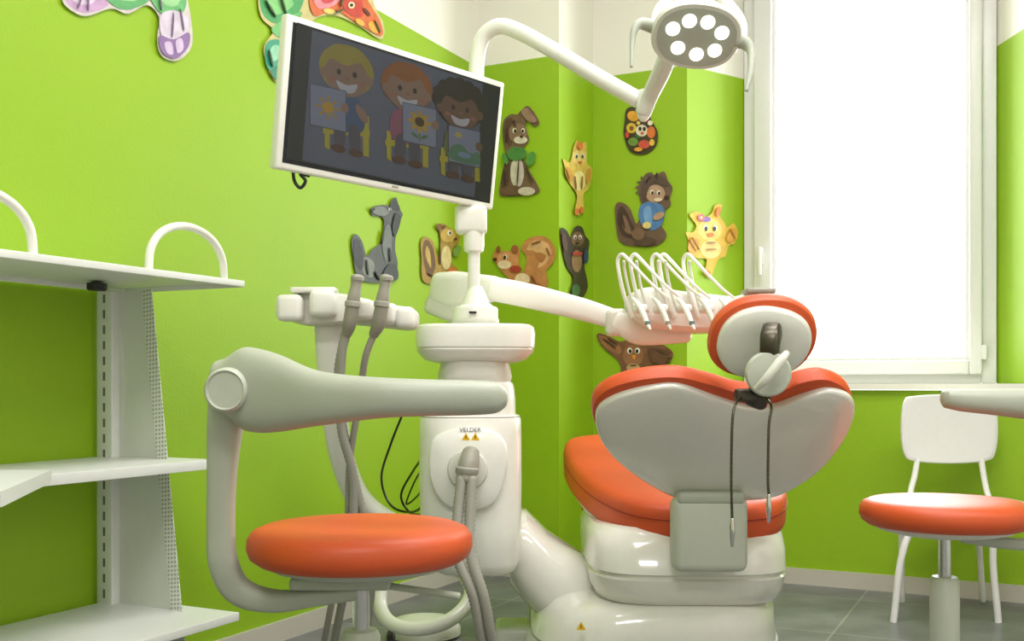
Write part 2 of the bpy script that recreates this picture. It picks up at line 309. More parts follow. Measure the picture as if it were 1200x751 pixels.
stick('wall_sticker_wreath',P3,nB,[
 (S((732,142),(734,128),(744,125),(756,128),(764,142),(771,156),(768,172),(754,181),(738,177),(731,158)),(62,50,28)),
 (E(742,136,7,6,20),(216,154,46)),(E(755,137,6,6),(190,66,46)),(E(740,150,6,6),(216,182,56)),(E(752,153,7,7),(226,216,188)),(E(763,155,5,7),(204,108,44)),(E(742,166,6,5),(106,140,56)),(E(755,169,7,5),(196,76,60)),(E(748,129,4,3),(106,140,56)),(E(750,151,1.8,2.4),BK),(E(755,151,1.8,2.4),BK),(E(752.5,156,2,1.4),(190,80,44)),(E(740,150,2.4,2.4),(120,70,30)),(E(764,167,3,4),(216,182,64)),(E(747,160,3,2,30),(60,104,50)),(E(762,144,3,3),(226,216,188)),(E(748,175,5,2.4),(216,154,46)),(E(735,158,2.4,4),(190,66,46)),(E(748,144,2.2,2.2),(230,200,84))])
stick('wall_sticker_owl',P3,nB,[
 (S((700,391),(712,393),(726,400),(736,398),(742,401),(752,400),(756,404),(768,400),(788,412),(784,424),(770,432),(758,428),(752,438),(744,444),(722,442),(728,434),(724,422),(712,412),(703,402)),(118,78,54)),
 (S((702,393),(716,398),(728,408),(724,415),(708,406)),(154,104,70)),(E(742,417,12,13),(146,98,66)),(E(738,411,3,3.6),WH),(E(747,411,3,3.6),WH),(E(738.5,411.5,1.8,2.4),BK),(E(746.5,411.5,1.8,2.4),BK),(Pg((740,416),(746,416),(743,422)),(220,144,44)),(S((760,408),(782,411),(780,421),(764,426)),(92,60,42)),(E(736,441,5,2.5),(220,144,44)),(E(742,431,8,5),(196,158,114)),(spikes(774,418,8,14,-40,100,5)+[(764,424),(762,410)],(100,66,46))]+strokes([(706,396,722,408),(712,396,724,404),(768,410,782,416),(738,428,746,428)],(66,42,28),.9))
stick('wall_sticker_chick',P4,nS,[
 (S((806,280),(804,272),(812,272),(816,264),(808,252),(818,248),(826,254),(834,250),(838,241),(846,240),(843,252),(850,262),(852,266),(860,262),(865,272),(861,285),(854,288),(850,300),(842,304),(836,318),(832,326),(826,320),(828,304),(816,302),(806,294)),(212,174,56)),
 (E(832,269,14,13),(222,196,98)),(E(833,292,12,11),(226,208,126)),(E(827,267,2.6,3.6),WH),(E(838,267,2.6,3.6),WH),(E(827.5,268,1.8,2.8),BK),(E(837.5,268,1.8,2.8),BK),(E(833,275,4,2.4),(208,108,42)),(E(828,257,5,3),(122,96,168)),(E(822,255,4,4),(196,92,130)),(E(822,255,1.6,1.6),(230,210,100)),(E(813,287,6,9,30),(202,148,44)),(E(858,276,5,9,30),(202,148,44)),(E(829,320,4,3),(206,112,42)),(E(842,248,2.4,6,15),(206,122,50))]+strokes([(808,280,816,294),(812,278,820,292),(856,268,862,280),(828,284,840,284),(828,292,840,292)],(160,112,36),.9))
# ---------- lights / world / camera
w=bpy.data.worlds.new('sky'); scene.world=w; w.use_nodes=True
w.node_tree.nodes['Background'].inputs[0].default_value=(1,1,1,1); w.node_tree.nodes['Background'].inputs[1].default_value=3.0
def area(name,loc,d,sx,sy,pw,col=(1,1,1)):
    l=bpy.data.lights.new(name,'AREA'); l.shape='RECTANGLE'; l.size=sx; l.size_y=sy; l.energy=pw; l.color=col
    o=bpy.data.objects.new(name,l); o.location=loc; o.rotation_euler=Vector(d).to_track_quat('-Z','Y').to_euler(); scene.collection.objects.link(o); return o
c=P5+v*0.52+u*0.35; area('window_daylight',(c.x,c.y,1.75),-u,1.7,2.2,100,(.98,.98,1))
def R(uu,vv,z): 
    p=P1+u*uu+v*vv; return (p.x,p.y,z)
for i,(a,b_) in enumerate([(-1.2,1.6),(-2.6,1.6),(-2.2,2.9),(-4.4,2.2)]):
    area('ceiling_light' if i==0 else 'ceiling_light.%03d'%i,R(a,b_,3.06),(0,0,-1),1.1,0.5,(27,24,30,42)[i],(.99,0.955,0.97))
cam=bpy.data.cameras.new('camera'); co=bpy.data.objects.new('camera',cam); scene.collection.objects.link(co)
co.location=(0,0,CH); co.rotation_euler=(math.radians(90),0,0); cam.sensor_width=36; cam.lens=36*F/1200; cam.shift_y=74.5/1200; cam.clip_start=0.05
scene.camera=co
# ---------- shelving
K=V(-1.067,2.757,0)
def Sv(a,b,z):
    p=K-u*a+v*b; return V(p.x,p.y,z)
sg=group('metal_shelving_rack',tuple(Sv(0.5,0.2,0)))
AX=(u,v,V(0,0,1))
def shelf(name,a0,a1,b0,b1,z,t=0.018,lip=0.03):
    c=Sv((a0+a1)/2,(b0+b1)/2,z); box(name,c,(abs(a1-a0),b1-b0,0.004),shelfM,sg,0.0015,ax=AX)
    for nm,aa,bb,sz in(('_lip_end',a0,(b0+b1)/2,(0.004,b1-b0,lip)),('_lip_front',(a0+a1)/2,b1,(abs(a1-a0),0.004,lip)),('_lip_back',(a0+a1)/2,b0,(abs(a1-a0),0.004,lip))):
        box(name+nm,Sv(aa,bb,z-lip/2+0.002),sz,shelfM,sg,0.0015,ax=AX)
shelf('top_shelf',-0.05,1.15,0.015,0.42,1.086,lip=0.016)
shelf('middle_shelf',-0.02,1.1,0.02,0.35,0.640,lip=0.024)
shelf('bottom_shelf',-0.03,1.15,0.02,0.42,0.262,lip=0.02)
vs=[V(x,y,z) for z in(.642,.666) for x,y in((-.88,2.0),(-.78,1.6),(-1.2,1.5),(-1.25,2.02))]
mesh('corner_tray',vs,[(0,1,2,3),(7,6,5,4),(0,4,5,1),(1,5,6,2),(2,6,7,3),(3,7,4,0)],shelfM,sg,smooth=False)
def upright(nm,a):
    box(nm,Sv(a,0.04,0.535),(0.03,0.055,1.07),shelfM,sg,0.003,ax=AX)
    for i in range(26):
        box(nm+'_slot_%d'%i,Sv(a+0.0155,0.04,0.05+i*0.04),(0.001,0.007,0.022),slotM,sg,0,ax=AX)
upright('upright_1',0.03); upright('upright_2',1.1)
pl=[Sv(0.02,0.06,0.0),Sv(0.02,0.31,0.0),Sv(0.02,0.175,1.07),Sv(0.02,0.06,1.07)]
pm=bpy.data.materials.new('perforated_steel'); pm.use_nodes=True; nt=pm.node_tree; b=nt.nodes['Principled BSDF']
tc=nt.nodes.new('ShaderNodeTexCoord'); vo=nt.nodes.new('ShaderNodeTexVoronoi'); vo.inputs['Randomness'].default_value=0; vo.inputs['Scale'].default_value=120; nt.links.new(tc.outputs['UV'],vo.inputs['Vector'])
cr=nt.nodes.new('ShaderNodeValToRGB'); cr.color_ramp.elements[0].position=0.26; cr.color_ramp.elements[0].color=[lin(x) for x in(160,172,140)]+[1]; cr.color_ramp.elements[1].position=0.34; cr.color_ramp.elements[1].color=[lin(x) for x in(228,230,224)]+[1]
nt.links.new(vo.outputs['Distance'],cr.inputs[0]); nt.links.new(cr.outputs[0],b.inputs['Base Color']); b.inputs['Roughness'].default_value=0.4
def slab(nm,p,m,off,par,uv=False):
    vs=[x for x in p]+[x+off for x in p]; o=mesh(nm,vs,[(0,1,2,3),(7,6,5,4),(0,4,5,1),(1,5,6,2),(2,6,7,3),(3,7,4,0)],m,par,smooth=False)
    if uv:
        ul=o.data.uv_layers.new(name='UVMap')
        e1=(p[2]-p[1]).normalized(); e2=v
        for lp in o.data.loops:
            co_=o.data.vertices[lp.vertex_index].co-p[0]; ul.data[lp.index].uv=(co_.dot(e1)*0.8,co_.dot(v)*0.8)
    return o
slab('end_panel',pl,mat('shelf_panel',(218,221,212),0.4),u*0.003,sg)
slab('perforated_flange',[Sv(0.024,0.285,0),Sv(0.024,0.32,0),Sv(0.024,0.185,1.07),Sv(0.024,0.15,1.07)],pm,-u*0.002,sg,True)
for i,(a,w_) in enumerate(((.0,.246),(.55,.25))):
    b0=0.40
    pts=[Sv(a+w_*(1-math.cos(t))/2,b0,1.086+0.115*math.sin(t)**0.75) for t in [math.pi*k/12 for k in range(13)]]
    sweep('guard_hoop_%d'%(i+1),pts,0.0095,white,sg)
lathe('adjuster_knob',Sv(0.14,0.12,1.06),[(0.02,0),(0.024,0.004),(0.024,0.018),(0.01,0.022)],blackM,sg)
# ---------- monitor
s_=2.3
TL=O+V(-.2143,1,.3545)*s_; TR=O+V(-.00794,1.2176,.3503)*s_; BL=O+V(-.2285,1.012,.2087)*s_
wv=TR-TL; hv=BL-TL; X=wv.normalized(); Yd=hv.normalized(); Nn=X.cross(Yd).normalized()
if Nn.y>0: Nn=-Nn
MC=TL+wv/2+hv/2
mg=group('computer_monitor',tuple(MC)); MAX=(X,Nn,-Yd)
box('bezel',MC-Nn*0.014,(wv.length,0.028,hv.length),white,mg,0.006,ax=MAX)
box('back_cover',MC-Nn*0.045,(wv.length*0.7,0.04,hv.length*0.65),offw,mg,0.015,ax=MAX)
scr=mat('screen_dark',(24,25,30),0.12,spec=0.3)
sp=MC+Nn*0.0006
Sc=[((Pg((348,26),(586,102),(573,236),(335,186))),(18,19,23)),
 ((Pg((366,35),(566,98),(556,231),(354,188))),(52,56,70))]
def kid(x,y,s,hair,skin,shirt,paper,motif,curly=False,sh=0.0):
    out=[]
    def T(pts): return [(x+px*s,y+py*s+px*s*0.22) for px,py in pts]
    CHR=(100,96,24)
    out.append((T(Pg((-26,62),(-20,62),(-20,100),(-26,98))),CHR)); out.append((T(Pg((20,50),(27,50),(27,98),(20,98))),CHR)); out.append((T(Pg((-28,74),(28,66),(28,74),(-28,82))),CHR))
    out.append((T(S((-16,34),(16,34),(19,70),(-19,70))),shirt))
    out.append((T(S((-14,66),(-2,66),(-3,92),(-14,92))),(44,41,52))); out.append((T(S((3,66),(15,66),(16,92),(5,92))),(44,41,52)))
    out.append((T(E(-10,96,9,5)),(48,27,22))); out.append((T(E(11,97,9,5)),(48,27,22)))
    out.append((T(E(0,0,33,30)),hair))
    if curly:
        for k in range(9):
            a=math.pi*(1+k/8.0); out.append((T(E(30*math.cos(a),-4+27*math.sin(a),8,8)),hair))
    out.append((T(E(0,7,26,25)),skin)); out.append((T(E(-27,8,5,6)),skin)); out.append((T(E(27,8,5,6)),skin))
    out.append((T(S((-26,0),(-18,-10),(0,-5),(18,-12),(27,0),(26,-16),(16,-27),(0,-30),(-16,-27),(-26,-14))),hair))
    out.append((T(E(-9,4,2.6,3.6)),(20,16,16))); out.append((T(E(10,4,2.6,3.6)),(20,16,16))); out.append((T(E(1,10,3,2)),(76,54,46)))
    out.append((T(S((-12,15),(0,18),(13,15),(8,26),(-6,26))),(104,106,114))); out.append((T(E(-17,14,4,3)),(88,56,50))); out.append((T(E(18,14,4,3)),(88,56,50)))
    out.append((T(S((12,38),(22,44),(26,56),(20,58),(12,48))),skin))
    px,py=paper
    out.append((T(Pg((px-22,py-25),(px+22,py-25),(px+22,py+25),(px-22,py+25))),(40,42,52)))
    out.append((T(Pg((px-21,py-24),(px+21,py-24),(px+21,py+24),(px-21,py+24))),(72,77,94)))
    if motif=='sun':
        for k in range(8):
            a=k*math.pi/4; out.append((T(E(px+11*math.cos(a),py+11*math.sin(a),4,1.5,math.degrees(a))),(100,78,24)))
        out.append((T(E(px,py,7,7)),(106,84,24)))
    if motif=='flower':
        out.append((T(Pg((px-1,py+4),(px+1,py+4),(px+1,py+20),(px-1,py+20))),(36,66,36)))
        for k in range(8):
            a=k*math.pi/4; out.append((T(E(px+9*math.cos(a),py-4+9*math.sin(a),6,3,math.degrees(a))),(100,82,24)))
        out.append((T(E(px,py-4,6,6)),(34,22,16)))
        out.append((T(E(px-6,py+14,5,2,30)),(36,66,36))); out.append((T(E(px+6,py+14,5,2,-30)),(36,66,36)))
    if motif=='hill':
        out.append((T(S((px-19,py+6),(px-6,py-2),(px+8,py+8),(px+19,py+4),(px+19,py+21),(px-19,py+21))),(44,70,56)))
        out.append((T(E(px,py+12,9,4)),(60,80,100))); out.append((T(E(px-8,py-14,5,4)),(98,92,46)))
    out.append((T(E(px+20,py-4,5,6)),skin)); return out
Sc+=kid(406,82,0.98,(88,82,32),(80,64,56),(34,48,74),(-22,50),'sun')
Sc+=kid(477,101,0.92,(84,50,24),(80,64,56),(82,46,62),(16,46),'flower')
Sc+=kid(539,124,0.86,(24,19,17),(62,45,37),(58,64,40),(6,54),'hill',True)
box('screen_glass',MC+Nn*0.0,(wv.length*0.955,0.001,hv.length*0.91),scr,mg,0,ax=MAX)
stick('screen_picture',sp,Nn,Sc,mg,base=0.0003,step=0.00002,rough=0.35,var=.04)
lgt=hit(463,216,MC,Nn)+Nn*0.001; box('badge',lgt+V(0,0,-0.006),(0.02,0.001,0.004),greyM,mg,0,ax=MAX)
# ---------- dental unit
UX=-0.105; UY=2.85
dg=group('dental_unit',(UX,UY,0.5))
def rings(l,e=3.2,cy=UY): return [se(cx,cy if len(r)==4 else r[4],z,rx,ry,e) for r in l for (z,cx,rx,ry) in [r[:4]]]
loft('column_body',rings([(.325,-.10,.09,.11),(.335,-.10,.11,.13),(.36,-.105,.125,.145),(.45,-.11,.135,.155),(.58,-.112,.138,.155),(.70,-.112,.137,.152),(.735,-.112,.136,.15),(.745,-.112,.132,.146),(.748,-.108,.118,.136),(.79,-.105,.114,.132),(.825,-.10,.105,.125),(.835,-.10,.10,.12)]),white,dg)
loft('column_seam',rings([(.742,-.112,.1335,.1475),(.7445,-.112,.1335,.1475)]),greyM,dg)
loft('neck',rings([(.83,-.10,.095,.11),(.85,-.10,.10,.12),(.89,-.10,.092,.11),(.91,-.10,.10,.11)]),offw,dg)
loft('cuspidor_plate',rings([(.888,-.10,.11,.10),(.895,-.10,.135,.12),(.915,-.098,.155,.14),(.921,-.098,.158,.142),(.923,-.098,.154,.139),(.926,-.098,.154,.139),(.928,-.098,.159,.143),(.965,-.098,.161,.145),(.982,-.098,.157,.141),(.988,-.098,.148,.132)],4),white,dg)
lathe('pole_base',(UX+.008,2.80,.985),[(.05,0),(.06,.003),(.06,.045),(.057,.05),(.048,.053),(.04,.056),(.034,.07),(.02,.10),(.016,.106)],white,dg)
lathe('pole_base_ring',(UX+.008,2.80,.99),[(.0605,0.001),(.0625,.004),(.0625,.012),(.0605,.015)],offw,dg)
box('pole_base_button',W(554,366,2.735),(.02,.006,.006),blackM,dg,.002)
lathe('pole_lower',(UX+.003,2.80,1.06),[(.016,0),(.016,.12),(.026,.125),(.028,.14),(.028,.21),(.026,.215)],white,dg)
box('pole_clamp',W(552,258,2.80),(.085,.06,.075),white,dg,.012)
# front hatch & connector
ft=2.69
pillow('front_hatch',[W(x,y,ft) for x,y in((505,520),(520,506),(550,500),(580,506),(594,525),(592,560),(578,590),(550,598),(520,590),(504,560))],(0,-1,0),[(1.0,-.03),(1.0,.004),(.985,.009),(.94,.013),(.5,.02),(.02,.022)],white,dg)
lathe('hose_socket',W(548,550,2.67),[(.05,-.02),(.052,0),(.048,.014),(.03,.018)],offw,dg,axis=(0,-1,0))
sweep('hose_connector',[W(552,530,2.64),W(549,545,2.62),W(545,562,2.61)],[.022,.026,.024],greyM,dg)
lathe('connector_ring',W(547,554,2.615),[(.026,-.004),(.029,0),(.029,.012),(.026,.015)],hoseM,dg,axis=(.1,0,1))
for i,(a,b_) in enumerate(((541,-6),(553,8))):
    sweep('suction_hose_%d'%(i+1),[W(a,560,2.6),W(a-4+b_*.2,610,2.58),W(a-4+b_*.3,650,2.56),W(a+14,700,2.55),W(a+26,760,2.6),W(a+50,830,2.75)],.014,hoseM,dg,corr=.011,seg=12)
# labels
def text(name,s,loc,size,m,par,ax=None):
    cu=bpy.data.curves.new(name,'FONT'); cu.body=s; cu.size=size; cu.align_x='CENTER'; cu.extrude=0.0003; cu.materials.append(m)
    o=bpy.data.objects.new(name,cu); o.location=loc; o.rotation_euler=(math.radians(90),0,0); scene.collection.objects.link(o)
    o.parent=par; o.matrix_parent_inverse=Matrix.Translation(-Vector(par.location)); return o
text('brand_label','VELDER',W(551,506,2.672),.016,blackM,dg)
def tri(nm,x,y,Z,s,par):
    c=W(x,y,Z); pts=[c+V(0,0,s),c+V(-s,0,-s*.75),c+V(s,0,-s*.75)]
    mesh(nm,[p for p in pts]+[p+V(0,.002,0) for p in pts],[(0,1,2),(5,4,3),(0,3,4,1),(1,4,5,2),(2,5,3,0)],yellowM,par,smooth=False)
    c2=c+V(0,-.0006,0); box(nm+'_mark',c2,(s*.18,.0008,s*.7),blackM,par,0)
tri('warning_triangle_1',546,512,2.672,.011,dg); tri('warning_triangle_2',557,512,2.672,.011,dg)
# elbow towards chair
loft('elbow_fairing',[[W(598,640,3.0)+V(0,a,b_) for a,b_ in [(.13*math.cos(t),.11*math.sin(t)) for t in [2*math.pi*k/28 for k in range(28)]]]]+
 [[V(x_,3.0,z_)+V(0,ry_*spow(math.cos(t),.7),rz_*spow(math.sin(t),.7)) for t in [2*math.pi*k/28 for k in range(28)]] for x_,z_,ry_,rz_ in((.04,.34,.14,.13),(.10,.28,.15,.13),(.16,.23,.16,.14),(.22,.19,.16,.14),(.3,.16,.16,.13))],gloss,dg)
# assistant side arm & holder
sweep('assistant_arm',[W(386,385,2.62),W(388,430,2.62),W(392,480,2.64),W(402,540,2.7),W(425,590,2.78),W(470,620,2.85),W(510,625,2.88)],[.036,.034,.032,.03,.03,.03,.03],white,dg,e=3)
hc=lambda x,y:W(x,y,2.58)
pillow('holder_body',[hc(*p) for p in((334,352),(350,346),(372,342),(410,346),(450,356),(484,362),(490,374),(484,386),(450,384),(410,380),(372,382),(345,378),(332,366))],(0,-1,0),[(.8,-.055),(.95,-.05),(1,-.035),(1,.02),(.95,.035),(.8,.04)],offw,dg)
for i,(x,y) in enumerate(((346,363),(384,358),(430,365),(458,370),(478,374))):
    box('holder_block_%d'%(i+1),hc(x,y)+V(0,-.05,0),(.062 if i<2 else .046,.07,.064 if i<2 else .052),white,dg,.014)
box('holder_slot_bar',hc(372,346)+V(0,-.04,.008),(.11,.05,.014),white,dg,.005)
for i,(x,xe) in enumerate(((418,406),(452,438))):
    sweep('suction_handle_%d'%(i+1),[W(x,325,2.46),W(x-1,336,2.46),W(x-4,352,2.46),W(x-8,378,2.47),W(xe,392,2.49)],[.014,.013,.016,.0165,.012],greyM,dg)
    lathe('suction_tip_%d'%(i+1),W(x+1,327,2.46),[(.015,-.004),(.016,.004),(.012,.008),(.008,.009)],hoseM,dg)
    lathe('suction_band_%d'%(i+1),W(x-5,358,2.46),[(.0165,-.004),(.0185,-.002),(.0185,.008),(.0165,.01)],hoseM,dg,axis=(.1,0,1))
sweep('assistant_hose_1',[W(406,390,2.49),W(400,420,2.5),W(400,500,2.55),W(414,560,2.6),W(412,640,2.65),W(402,700,2.75),W(390,760,2.85)],.012,hoseM,dg,corr=.011,seg=12)
sweep('assistant_hose_2',[W(438,392,2.49),W(428,420,2.5),W(421,470,2.55),W(410,540,2.6),W(406,620,2.65),W(390,700,2.7),W(378,760,2.8)],.009,greyM,dg,corr=.009,seg=12)
sweep('assistant_hose_3',[W(404,392,2.52),W(396,440,2.55),W(402,500,2.58),W(420,580,2.62),W(436,660,2.7),W(430,740,2.8)],.011,hoseM,dg,corr=.012,seg=12)
# black cables
sweep('cable_1',[W(474,480,3.5),W(458,520,3.6),W(447,560,3.6),W(458,592,3.6),W(482,600,3.5),W(500,590,3.2)],.004,blackM,dg,seg=8)
sweep('cable_2',[W(500,530,3.2),W(484,552,3.5),W(470,580,3.6),W(480,600,3.6),W(500,604,3.3)],.004,blackM,dg,seg=8)
sweep('cable_3',[W(500,545,3.2),W(488,560,3.5),W(476,590,3.6),W(490,580,3.5),W(500,560,3.3)],.003,blackM,dg,seg=8)
# delivery arm
sweep('delivery_arm_base',[W(516,338,2.98),W(540,340,2.96),W(580,338,2.92)],[.045,.052,.035],white,dg,e=3.5,seg=24)
sweep('delivery_arm_link',[W(506,356,2.98),W(540,366,2.96),W(570,366,2.93)],[.03,.035,.03],offw,dg,e=3.5,seg=24)
sweep('delivery_arm',[W(575,338,2.92),W(620,347,2.92),W(680,362,2.92),W(716,373,2.92)],[.034,.034,.031,.028],white,dg,e=3.5,seg=24)
box('delivery_arm_knuckle',W(722,378,2.91),(.06,.075,.075),offw,dg,.015)
sweep('delivery_arm_joint',[W(722,376,2.9),W(736,382,2.9),W(750,390,2.9),W(775,393,2.9),W(805,393,2.9)],[.032,.036,.034,.026,.02],white,dg,e=3,seg=24)
pillow('instrument_console',[W(x,y,2.86) for x,y in((738,345),(760,338),(800,343),(846,348),(870,352),(874,366),(862,384),(830,390),(790,388),(760,384),(742,374),(735,358))],(0,-1,0),[(.8,-.1),(.95,-.09),(1,-.07),(1,.04),(.95,.06),(.8,.07)],white,dg)
wx=(741,756,781,790,818)
for i in range(5):
    x=wx[i]
    sweep('instrument_whip_%d'%(i+1),[W(x,372,2.78),W(x-10,345,2.78),W(x-16,318,2.78),W(x-17,304,2.78),W(x-12,298,2.77),W(x-4,305,2.76),W(x+10,320,2.74),W(x+28,338,2.72),W(x+42,349,2.72)],[.006,.0055,.005,.005,.005,.005,.0045,.004,.004],white,dg,seg=10)
    sweep('whip_rail_%d'%(i+1),[W(x+4,365,2.76),W(x-4,340,2.76),W(x-9,316,2.76),W(x-10,306,2.75)],.004,offw,dg,seg=10)
hx=(744,768,796,822,846)
for i in range(5):
    x=hx[i]
    sweep('handpiece_%d'%(i+1),[W(x-2,350,2.72),W(x+4,357,2.70),W(x+10,368,2.68),W(x+15,380,2.66),W(x+18,386,2.65)],[.005,.007,.008,.006,.003],(white if i%2==0 else offw),dg,seg=12)
    lathe('handpiece_tip_%d'%(i+1),W(x+15,379,2.66),[(.0065,-.004),(.0075,0),(.0065,.006)],mat('tip_blue_grey',(110,140,150),.4) if i in(0,2) else greyM,dg,seg=14)
    box('handpiece_cradle_%d'%(i+1),W(x+6,362,2.73),(.034,.06,.022),white,dg,.008)
sweep('console_handle',[W(850,356,2.78),W(872,350,2.75),W(888,346,2.74)],.012,white,dg)
box('control_panel',W(888,342,2.74),(.075,.08,.014),greyM,dg,.005)
# ---------- monitor bracket + lamp (pole)
box('mount_plate',MC-Nn*0.07,(.12,.02,.12),greyM,mg,.004,ax=MAX)
sweep('mount_arm',[MC-Nn*0.07,MC-Nn*0.13,W(556,150,2.80)],.02,white,mg)
sweep('dangling_cable',[W(343,196,2.4),W(345,212,2.4),W(352,220,2.4),W(358,212,2.4),W(352,204,2.4),W(362,206,2.42)],.004,blackM,mg,seg=8)
lg=group('dental_lamp',tuple(W(700,90,2.7)))
sweep('lamp_pole',[W(552,250,2.83),W(556,180,2.83),W(558,110,2.83),W(559,70,2.83),W(566,44,2.82),W(584,31,2.80),W(608,37,2.78),W(650,60,2.74),W(700,90,2.69),W(748,117,2.65)],[.021]*10,white,lg,seg=20)
lathe('arm_joint',W(753,142,2.64),[(.006,0),(.015,.01),(.02,.03),(.024,.06),(.022,.075),(.012,.08)],white,lg,axis=(.15,0,1))
sweep('lamp_stem',[W(754,132,2.64),W(762,112,2.62),W(776,82,2.56),W(790,45,2.5),W(800,15,2.47),W(806,-12,2.45)],[.02,.021,.023,.023,.022,.02],offw,lg,seg=20)
ln=V(-.05,-.72,-.69).normalized(); lc=W(816,42,2.32)
lx=V(1,0,-.14); lx=(lx-ln*lx.dot(ln)).normalized(); ly=ln.cross(lx)
def el(rx,ry,c,n=20,p=2.3): return [c+lx*(rx*spow(math.cos(t),2/p))+ly*(ry*spow(math.sin(t),2/p)) for t in [2*math.pi*k/n for k in range(n)]]
pillow('lamp_housing',el(.098,.076,lc),ln,[(.3,-.075),(.6,-.07),(.85,-.05),(1,-.015),(1.02,0),(.98,.008),(.93,.008)],offw,lg,n=2)
lensM=mat('lamp_lens',(176,180,164),.2)
pillow('lamp_lens',el(.088,.066,lc),ln,[(1,.006),(1,.0095),(.02,.0105)],lensM,lg,n=2)
ledM=mat('led_emitter',(255,253,240),.3,emit=4)
for i,(a,b_) in enumerate(((-.056,-.014),(-.024,-.036),(.016,-.038),(.052,-.018),(.046,.024),(.008,.038),(-.036,.028))):
    lathe('led_%d'%(i+1),lc+lx*a+ly*(-b_)+ln*.0095,[(.0155,0),(.0155,.0015),(.012,.003)],ledM,lg,axis=tuple(ln),seg=20)
sweep('lamp_yoke',[W(768,30,2.36),W(775,8,2.4),W(800,-8,2.43),W(838,-6,2.42),W(866,22,2.38),W(868,46,2.35)],[.014,.013,.014,.014,.013,.014],white,lg)
sweep('lamp_handle_1',[W(768,32,2.35),W(752,28,2.34),W(744,34,2.33),W(741,50,2.32),W(740,78,2.30)],[.016,.013,.009,.006,.004],sage,lg)
sweep('lamp_handle_2',[W(862,48,2.33),W(872,50,2.33),W(880,60,2.32),W(880,82,2.30),W(875,106,2.28)],[.016,.015,.010,.008,.004],sage,lg)
# ---------- patient chair
cg=group('dental_chair',(.46,2.9,.3))
def bring(l,e=3.5): return [se(cx,cy,z,rx,ry,e) for z,cx,cy,rx,ry in l]
loft('pedestal',bring([(0,.375,3.05,.345,.42),(.02,.375,3.05,.355,.43),(.12,.38,3.03,.345,.42),(.20,.39,3.0,.32,.39),(.245,.41,2.98,.295,.36),(.262,.42,2.97,.27,.33),(.268,.43,2.96,.25,.30)]),gloss,cg)
loft('pedestal_seam',bring([(.155,.385,3.015,.3365,.408),(.158,.385,3.015,.3365,.408)]),greyM,cg)
loft('seat_cowl',bring([(.262,.465,2.95,.225,.28),(.272,.465,2.95,.245,.30),(.30,.465,2.95,.256,.32),(.335,.465,2.95,.262,.328),(.34,.465,2.95,.257,.32),(.346,.465,2.95,.257,.32),(.351,.465,2.95,.264,.328),(.40,.465,2.96,.266,.32),(.445,.465,2.98,.264,.30),(.46,.465,2.98,.252,.28)],4),gloss,cg)
# seat
sn=V(0,-.19,1).normalized()
so=[(.33,2.70),(.235,2.84),(.18,3.05),(.162,3.28),(.19,3.42),(.30,3.47),(.46,3.48),(.60,3.47),(.72,3.42),(.765,3.28),(.765,3.05),(.745,2.84),(.67,2.70),(.5,2.66)]
pillow('seat_cushion',[V(x_,y_,.462+(y_-2.68)*.19) for x_,y_ in so],sn,[(.90,-.042),(.97,-.038),(.995,-.028),(1.0,-.01),(1.0,.03),(.99,.046),(.97,.055),(.93,.060),(.8,.061),(.5,.055),(.05,.05)],orange,cg)
pillow('seat_seam',[V(x_,y_,.462+(y_-2.68)*.19) for x_,y_ in so],sn,[(.99,.020),(1.004,.0205),(1.004,.0235),(.99,.024)],mat('seam_dark_orange',(150,52,24),.6),cg)
pillow('seat_shell',[V(.46+(x_-.46)*.93,3.05+(y_-3.07)*.95,.445+(y_-2.68)*.17) for x_,y_ in so],sn,[(.7,-.06),(.95,-.05),(1.0,-.03),(1.0,-.012)],offw,cg)
sweep('leg_rest',[V(.46,3.44,.53),V(.46,3.6,.49),V(.46,3.75,.38),V(.46,3.84,.27)],[.055,.052,.05,.045],orange,cg,e=3,asp=4.2,seg=32)
# backrest
bp0=W(850,450,2.32); bn=V(0,-.275,-.30).normalized()
shell=[(698,494),(702,476),(726,462),(762,453),(796,451),(838,465),(872,475),(905,475),(940,463),(972,456),(996,464),(1001,482),(990,512),(966,544),(936,567),(902,582),(850,585),(798,583),(762,567),(727,542),(706,518)]
cush=[(695,494),(694,474),(710,457),(744,446),(790,442),(830,450),(868,461),(905,461),(940,449),(970,445),(994,457),(1001,478),(994,508),(972,538),(940,560),(905,572),(850,576),(800,573),(765,558),(728,534),(705,512)]
pillow('back_cushion',[hit(x,y,bp0,bn) for x,y in cush],bn,[(.93,-.044),(.97,-.042),(.995,-.034),(1.0,-.022),(.998,-.012),(.985,-.002),(.95,0)],orange,cg)
pillow('back_shell',[hit(x,y,bp0+bn*.006,bn) for x,y in shell],bn,[(.97,-.008),(1.0,-.006),(1.0,.002),(.992,.006),(.97,.009),(.86,.013),(.6,.018),(.3,.020),(.03,.021)],gloss,cg)
box('support_panel',V(.485,2.585,.462),(.185,.075,.185),sageL,cg,.022)
box('support_cap',V(.485,2.575,.552),(.165,.06,.03),sage,cg,.01)
